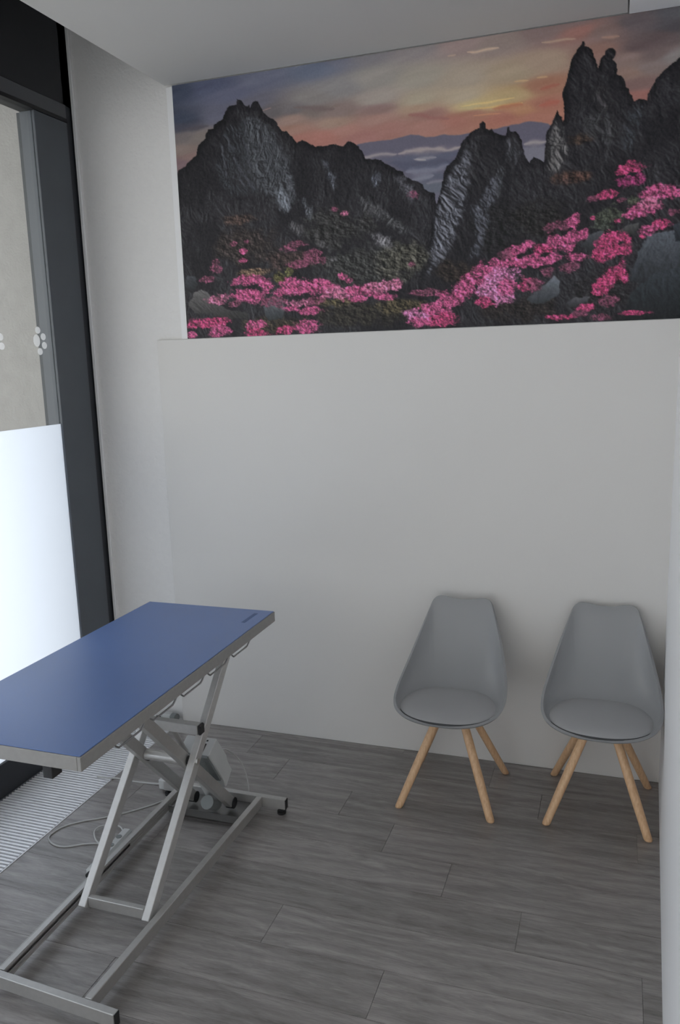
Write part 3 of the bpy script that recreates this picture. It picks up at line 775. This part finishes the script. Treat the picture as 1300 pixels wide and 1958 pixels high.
# right rail is a closed tube, left rail an open channel for the roller
tp('side_rail', flat((-1.4465, 1.7275), (-1.4225, 2.9175), 0.025), 'steel')
def left_rail():
    a, b = Vector((-1.7875, 1.7475, 0)), Vector((-1.8075, 2.9175, 0))
    bm = bmesh.new()
    def strip(off, w, z0, z1, aa=a, bb=b):
        bar((aa.x + off, aa.y, (z0 + z1) / 2), (bb.x + off, bb.y, (z0 + z1) / 2), w, z1 - z0, 0.0008, bm, side=(1, 0, 0))
    strip(-0.0105, 0.004, ZB0, ZB1)
    strip(0.002, 0.021, ZB1 - 0.004, ZB1)
    strip(0.002, 0.021, ZB0, ZB0 + 0.004)
    strip(0.0105, 0.004, ZB1 - 0.0135, ZB1 - 0.0042)
    strip(0.0105, 0.004, ZB0 + 0.0042, ZB0 + 0.020)
    mid = a.lerp(b, 0.62)
    strip(0.0107, 0.0036, ZB0 + 0.020, ZB1 - 0.0135, mid, b)
    return bm
tp('side_rail', left_rail(), 'steel')
for x, y in ((-1.325, 2.931), (-1.885, 2.931), (-1.36, 1.708), (-1.885, 1.739)):
    tp('levelling_foot', rod((x, y, 0.0), (x, y, 0.0125), 0.019, rod((x, y, 0.012), (x, y, ZB0 + 0.001), 0.009), 18), 'black')

# scissor legs
LW, LH = 0.029, 0.044
PIV = Vector((0, 2.485, 0.452))
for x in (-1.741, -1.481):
    tp('lift_leg', bar((x, 2.108, 0.040), (x, 2.878, 0.862), LW, LH), 'steellit')
for x in (-1.703, -1.519):
    lg = tp('cross_leg', bar((x, 2.828, 0.080), (x, 2.104, 0.862), LW, LH), 'steel')
    new_mesh('hinge_cap', rod((x - 0.0165, 2.838, 0.072), (x + 0.0165, 2.838, 0.072), 0.024, n=20), M['black'], lg)
# joints and cross tubes
tp('pivot_tube', rod((-1.687, PIV.y, PIV.z), (-1.535, PIV.y, PIV.z), 0.021, n=24), 'steel', False)
for x0, x1 in ((-1.7255, -1.7185), (-1.5035, -1.4965)):
    tp('spacer', rod((x0, PIV.y, PIV.z), (x1, PIV.y, PIV.z), 0.017, n=18), 'black')
tp('pivot_bolt', rod((-1.4665, PIV.y, PIV.z), (-1.459, PIV.y, PIV.z), 0.013, n=6), 'screw')
tp('pivot_cap', rod((-1.6885, PIV.y + 0.01, PIV.z - 0.008), (-1.68, PIV.y + 0.01, PIV.z - 0.008), 0.023, n=20), 'black')
cb = tp('cross_bar', bar((-1.765, 2.537, 0.560), (-1.476, 2.537, 0.560), 0.034, 0.040, 0.002, side=(0, 1, 0)), 'steel')
new_mesh('end_cap', box(-1.4758, -1.462, 2.5195, 2.5545, 0.5395, 0.5805, 0.004), M['black'], cb)
tp('foot_tie', bar((-1.7255, 2.122, 0.062), (-1.4965, 2.122, 0.062), 0.022, 0.040, 0.002, side=(0, 1, 0)), 'steel')
# lifting actuator and its motor, mounted on a plate between the rails
plt = bmesh.new()
box(-1.782, -1.452, 2.765, 2.915, 0.030, 0.036, 0, plt)
box(-1.782, -1.452, 2.758, 2.764, 0.028, 0.060, 0, plt)
tp('base_plate', plt, 'steeldark')
A0, A1 = Vector((-1.610, 2.552, 0.545)), Vector((-1.600, 2.835, 0.070))
ad = (A1 - A0)
tp('actuator_rod', rod(A0, A0 + ad * 0.5, 0.011, n=16), 'steel', False)
tp('actuator_tube', rod(A0 + ad * 0.42, A0 + ad * 0.93, 0.020, n=20), 'greyplastic', False)
tp('clevis', bar(A0 + ad * 0.92, A1 + Vector((0, 0, -0.01)), 0.03, 0.03, 0.003), 'black')
mt = bmesh.new()
rod((-1.575, 2.80, 0.080), (-1.575, 2.73, 0.125), 0.029, mt, 22)
tp('motor', mt, 'greydark', False)
cbx = tp('control_box', prism_x([(2.640, 0.392), (2.716, 0.430), (2.792, 0.322), (2.790, 0.292), (2.834, 0.234), (2.772, 0.182), (2.745, 0.235)], -1.640, -1.502, 0.004), 'greyplastic')
def on_end(a, b, x0, x1, h, mname, nm):     # strip lying on the sloping end face of the box
    p, q = Vector((0, 2.640, 0.392)), Vector((0, 2.716, 0.430))
    n = Vector((0, -0.447, 0.894))
    s0, s1 = p.lerp(q, a) + n * 0.0006, p.lerp(q, b) + n * 0.0006
    xm = (x0 + x1) / 2
    new_mesh(nm, bar((xm, s0.y, s0.z), (xm, s1.y, s1.z), x1 - x0, h, 0), M[mname], cbx)
on_end(0.12, 0.62, -1.541, -1.534, 0.002, 'black', 'slot')
on_end(0.76, 0.84, -1.541, -1.534, 0.002, 'black', 'button')
new_mesh('front_cover', prism_x([(2.636, 0.380), (2.640, 0.391), (2.745, 0.234), (2.737, 0.228)], -1.625, -1.508, 0.001), M['greydark'], cbx)
tp('plug_block', box(-1.945, -1.885, 2.94, 3.01, 0.012, 0.060, 0.004), 'greyplastic')
cbl = tube(spline([(-1.56, 2.80, 0.30), (-1.555, 2.86, 0.305), (-1.545, 2.93, 0.25), (-1.53, 2.985, 0.17), (-1.515, 3.0, 0.08), (-1.51, 2.985, 0.012), (-1.515, 2.95, 0.006)], 6), 0.0032)
tp('motor_cable', cbl, 'cable', True)
cbl = tube(spline([(-1.535, 2.655, 0.385), (-1.528, 2.66, 0.32), (-1.535, 2.70, 0.26), (-1.55, 2.76, 0.2), (-1.56, 2.79, 0.15)], 6), 0.004)
tp('motor_cable', cbl, 'greydark', True)

# ------------------------------------------------------------------ things on the floor beside the table
hs = empty('hand_control', (-1.866, 2.43, 0))
tag(hs, 'long light grey hand control lying on the floor against the table rail', 'remote control')
bm = bmesh.new()
bar((-1.857, 2.300, 0.024), (-1.876, 2.590, 0.024), 0.046, 0.034, 0.010, bm)
new_mesh('case', bm, M['greyplastic'], hs)
new_mesh('tip', rod((-1.856, 2.286, 0.022), (-1.857, 2.303, 0.022), 0.012, n=16), M['black'], hs)
for k in range(3):
    y = 2.40 + 0.06 * k
    new_mesh('button', rod((-1.866 - 0.004 * k, y, 0.040), (-1.866 - 0.004 * k, y, 0.0435), 0.012, n=16), M['greydark'], hs)
new_mesh('grip', bar((-1.840, 2.34, 0.022), (-1.853, 2.58, 0.022), 0.006, 0.022, 0.002), M['greydark'], hs)

z = 0.0036
c1 = [(-1.850, 2.936), (-1.896, 2.843), (-1.989, 2.736), (-2.057, 2.678), (-2.140, 2.620), (-2.185, 2.570), (-2.202, 2.513), (-2.189, 2.473), (-2.14, 2.445), (-2.084, 2.446), (-2.022, 2.483), (-1.968, 2.503), (-1.94, 2.50)]
tag(new_mesh('control_cable', tube(spline([(a, b, z) for a, b in c1], 6), 0.0033), M['cable'], None, True),
    'thin grey cable in a wide loop on the floor beside the grille', 'cable')
c2 = [(-1.925, 2.486), (-1.975, 2.507), (-2.010, 2.540), (-2.030, 2.572), (-2.026, 2.604), (-1.987, 2.628), (-1.945, 2.627), (-1.912, 2.600), (-1.905, 2.568), (-1.912, 2.545)]
tag(new_mesh('coiled_cable', tube(spline([(a, b, z + 0.0072) for a, b in c2], 6), 0.0033), M['cable'], None, True),
    'small round turn of grey cable at the end of the hand control', 'cable')
c3 = [(-1.947, 2.985, 0.02), (-1.97, 2.988, z + .006), (-2.014, 2.989, z), (-2.129, 2.981, z), (-2.195, 2.985, z), (-2.228, 2.972, 0.0078), (-2.30, 2.966, 0.0078)]
tag(new_mesh('mains_cable', tube(spline(c3, 6), 0.0042), M['cable'], None, True),
    'straight pale cable running from under the table onto the grille', 'cable')

pg = empty('power_plug', (-2.275, 3.60, 0.004))
tag(pg, 'grey and black power plug lying on the far end of the grille', 'plug')
new_mesh('plug_body', box(-2.325, -2.262, 3.585, 3.628, 0.0045, 0.052, 0.008), M['greyplastic'], pg)
new_mesh('socket_ring', rod((-2.262, 3.605, 0.030), (-2.232, 3.600, 0.030), 0.024, n=20), M['greydark'], pg)
new_mesh('plug_head', box(-2.352, -2.322, 3.560, 3.590, 0.0045, 0.040, 0.005), M['black'], pg)
new_mesh('plug_lead', tube(spline([(-2.29, 3.588, 0.020), (-2.292, 3.56, 0.012), (-2.300, 3.53, 0.0085), (-2.315, 3.50, 0.0085)], 5), 0.004), M['cable'], pg, True)

# ------------------------------------------------------------------ chairs
RIM = [(0.0, -0.303, 0.447), (0.075, -0.298, 0.448), (0.150, -0.270, 0.452), (0.208, -0.215, 0.460), (0.238, -0.135, 0.474), (0.2435, -0.050, 0.503), (0.232, 0.030, 0.552), (0.212, 0.095, 0.615), (0.190, 0.148, 0.682), (0.168, 0.187, 0.745), (0.150, 0.212, 0.795), (0.136, 0.226, 0.826), (0.112, 0.234, 0.843), (0.075, 0.235, 0.842), (0.035, 0.233, 0.835), (0.0, 0.232, 0.833)]
def chair_shell():
    half = spline(RIM, 5)
    full = half + [Vector((-p.x, p.y, p.z)) for p in half[-2:0:-1]]
    S = Vector((0, -0.085, 0.424))
    n, m = len(full), 18
    bm = bmesh.new()
    c = bm.verts.new(S)
    rings = []
    for k in range(1, m + 1):
        t = k / m
        ring = []
        for E in full:
            back = max(0.0, min(1.0, (E.z - 0.46) / 0.38)); back = back * back * (3 - 2 * back)
            ky = E.y if E.y < 0.02 else 0.02 + 0.165 * (1 - math.exp(-(E.y - 0.02) / 0.165))
            K = Vector((E.x * (0.93 - 0.10 * back), ky, 0.424))
            P1 = S + (K - S) * (0.70 + 0.12 * back)
            P2 = K + (E - K) * (0.25 - 0.05 * back)
            a, b, c_, d = (1 - t) ** 3, 3 * t * (1 - t) ** 2, 3 * t * t * (1 - t), t ** 3
            ring.append(bm.verts.new(S * a + P1 * b + P2 * c_ + E * d))
        rings.append(ring)
    for i in range(n):
        j = (i + 1) % n
        bm.faces.new((c, rings[0][i], rings[0][j]))
        for a, b in zip(rings, rings[1:]):
            bm.faces.new((a[i], b[i], b[j], a[j]))
    return bm

def disc_pad(cx, cy, rx, ry, zedge, ztop, n=64, m=10, p=2.25):
    bm = bmesh.new()
    c = bm.verts.new((cx, cy, ztop))
    rings = []
    for k in range(1, m + 1):
        t = k / m
        rr = math.sin(t * math.pi / 2) if k < m else 1.0
        zz = zedge + (ztop - zedge) * (1 - rr ** 5) ** 0.6 if rr < 1 else zedge
        ring = []
        for i in range(n):
            a = 2 * math.pi * i / n
            ca, sa = math.cos(a), math.sin(a)
            q = (abs(ca) ** p + abs(sa) ** p) ** (-1 / p)
            ring.append(bm.verts.new((cx + ca * q * rx * rr, cy + sa * q * ry * rr, zz)))
        rings.append(ring)
    low = [bm.verts.new((cx + (v.co.x - cx) * 0.97, cy + (v.co.y - cy) * 0.97, zedge - 0.016)) for v in rings[-1]]
    rings.append(low)
    for i in range(n):
        j = (i + 1) % n
        bm.faces.new((c, rings[0][i], rings[0][j]))
        for a, b in zip(rings, rings[1:]):
            bm.faces.new((a[i], b[i], b[j], a[j]))
    bm.faces.new(low[::-1])
    return bm

def chair_leg(fx, fy, tx, ty, zt=0.424):
    bm = bmesh.new()
    n = 20
    lev = [(0.0, 0.0155), (0.006, 0.0175), (0.15, 0.0195), (0.30, 0.0195), (zt, 0.0175)]
    rings = []
    for z_, r in lev:
        t = z_ / zt
        cx, cy = fx + (tx - fx) * t, fy + (ty - fy) * t
        rings.append([bm.verts.new((cx + math.cos(2 * math.pi * i / n) * r, cy + math.sin(2 * math.pi * i / n) * r, z_)) for i in range(n)])
    for a, b in zip(rings, rings[1:]):
        for i in range(n):
            bm.faces.new((a[i], a[(i + 1) % n], b[(i + 1) % n], b[i]))
    bm.faces.new(rings[0][::-1]); bm.faces.new(rings[-1])
    return bm

def make_chair(label):
    root = empty('shell_chair', (0, 0, 0))
    tag(root, label, 'chair', 'grey shell chairs along the back wall')
    sh = new_mesh('seat_shell', chair_shell(), M['shell'], root, True)
    so = sh.modifiers.new('thickness', 'SOLIDIFY'); so.thickness = 0.012; so.offset = -1.0 * 1; so.use_rim = True
    bv = sh.modifiers.new('round', 'BEVEL'); bv.width = 0.004; bv.segments = 3; bv.limit_method = 'ANGLE'; bv.angle_limit = math.radians(50)
    pad = new_mesh('cushion', disc_pad(0, -0.095, 0.212, 0.195, 0.452, 0.470), M['pad'], root, True)
    ring = bmesh.new()
    p = 2.25
    pts = []
    for i in range(64):
        a = 2 * math.pi * i / 64
        ca, sa = math.cos(a), math.sin(a)
        q = (abs(ca) ** p + abs(sa) ** p) ** (-1 / p)
        pts.append((ca * q * 0.2145, -0.095 + sa * q * 0.1975, 0.4515))
    pts.append(pts[0])
    tube(pts, 0.004, ring, 6)
    new_mesh('piping', ring, M['seam'], pad, True)
    for (fx, fy, tx, ty) in ((-0.201, -0.211, -0.036, -0.050), (0.201, -0.211, 0.040, -0.050), (-0.206, 0.213, -0.036, 0.044), (0.206, 0.213, 0.036, 0.044)):
        lg = new_mesh('leg', chair_leg(fx, fy, tx, ty), M['beech'], root, True)
        t = 0.372 / 0.424
        cx, cy = fx + (tx - fx) * t, fy + (ty - fy) * t
        new_mesh('screw', rod((cx - math.copysign(0.012, fx), cy - 0.0165, 0.372), (cx - math.copysign(0.013, fx), cy - 0.0195, 0.372), 0.0042, n=10), M['screw'], lg)
        new_mesh('slit', box(cx + math.copysign(0.002, fx) - 0.0015, cx + math.copysign(0.002, fx) + 0.0015, cy - 0.0205, cy - 0.015, 0.362, 0.405), M['black'], lg)
    br = bmesh.new()
    bar((-0.075, -0.075, 0.408), (0.075, 0.068, 0.408), 0.03, 0.008, 0.001, br, side=(0.7, -0.7, 0))
    bar((0.075, -0.075, 0.4085), (-0.075, 0.068, 0.4085), 0.03, 0.008, 0.001, br, side=(0.7, 0.7, 0))
    new_mesh('bracket', br, M['black'], root)
    return root

def copy_tree(o, parent=None):
    c = o.copy(); COL.objects.link(c); c.parent = parent
    for ch in [x for x in bpy.data.objects if x.parent == o]:
        copy_tree(ch, c)
    return c

ch1 = make_chair('grey plastic shell chair, left of the two, nearer the blue table')
ch2 = copy_tree(ch1)
ch2['label'] = 'grey plastic shell chair beside the right-hand wall corner'
ch1.location = (-0.644, 3.330, 0)
ch1.rotation_euler = (0, 0, math.radians(-0.5))
ch2.location = (-0.016, 3.372, 0)
ch2.rotation_euler = (0, 0, math.radians(-1.0))
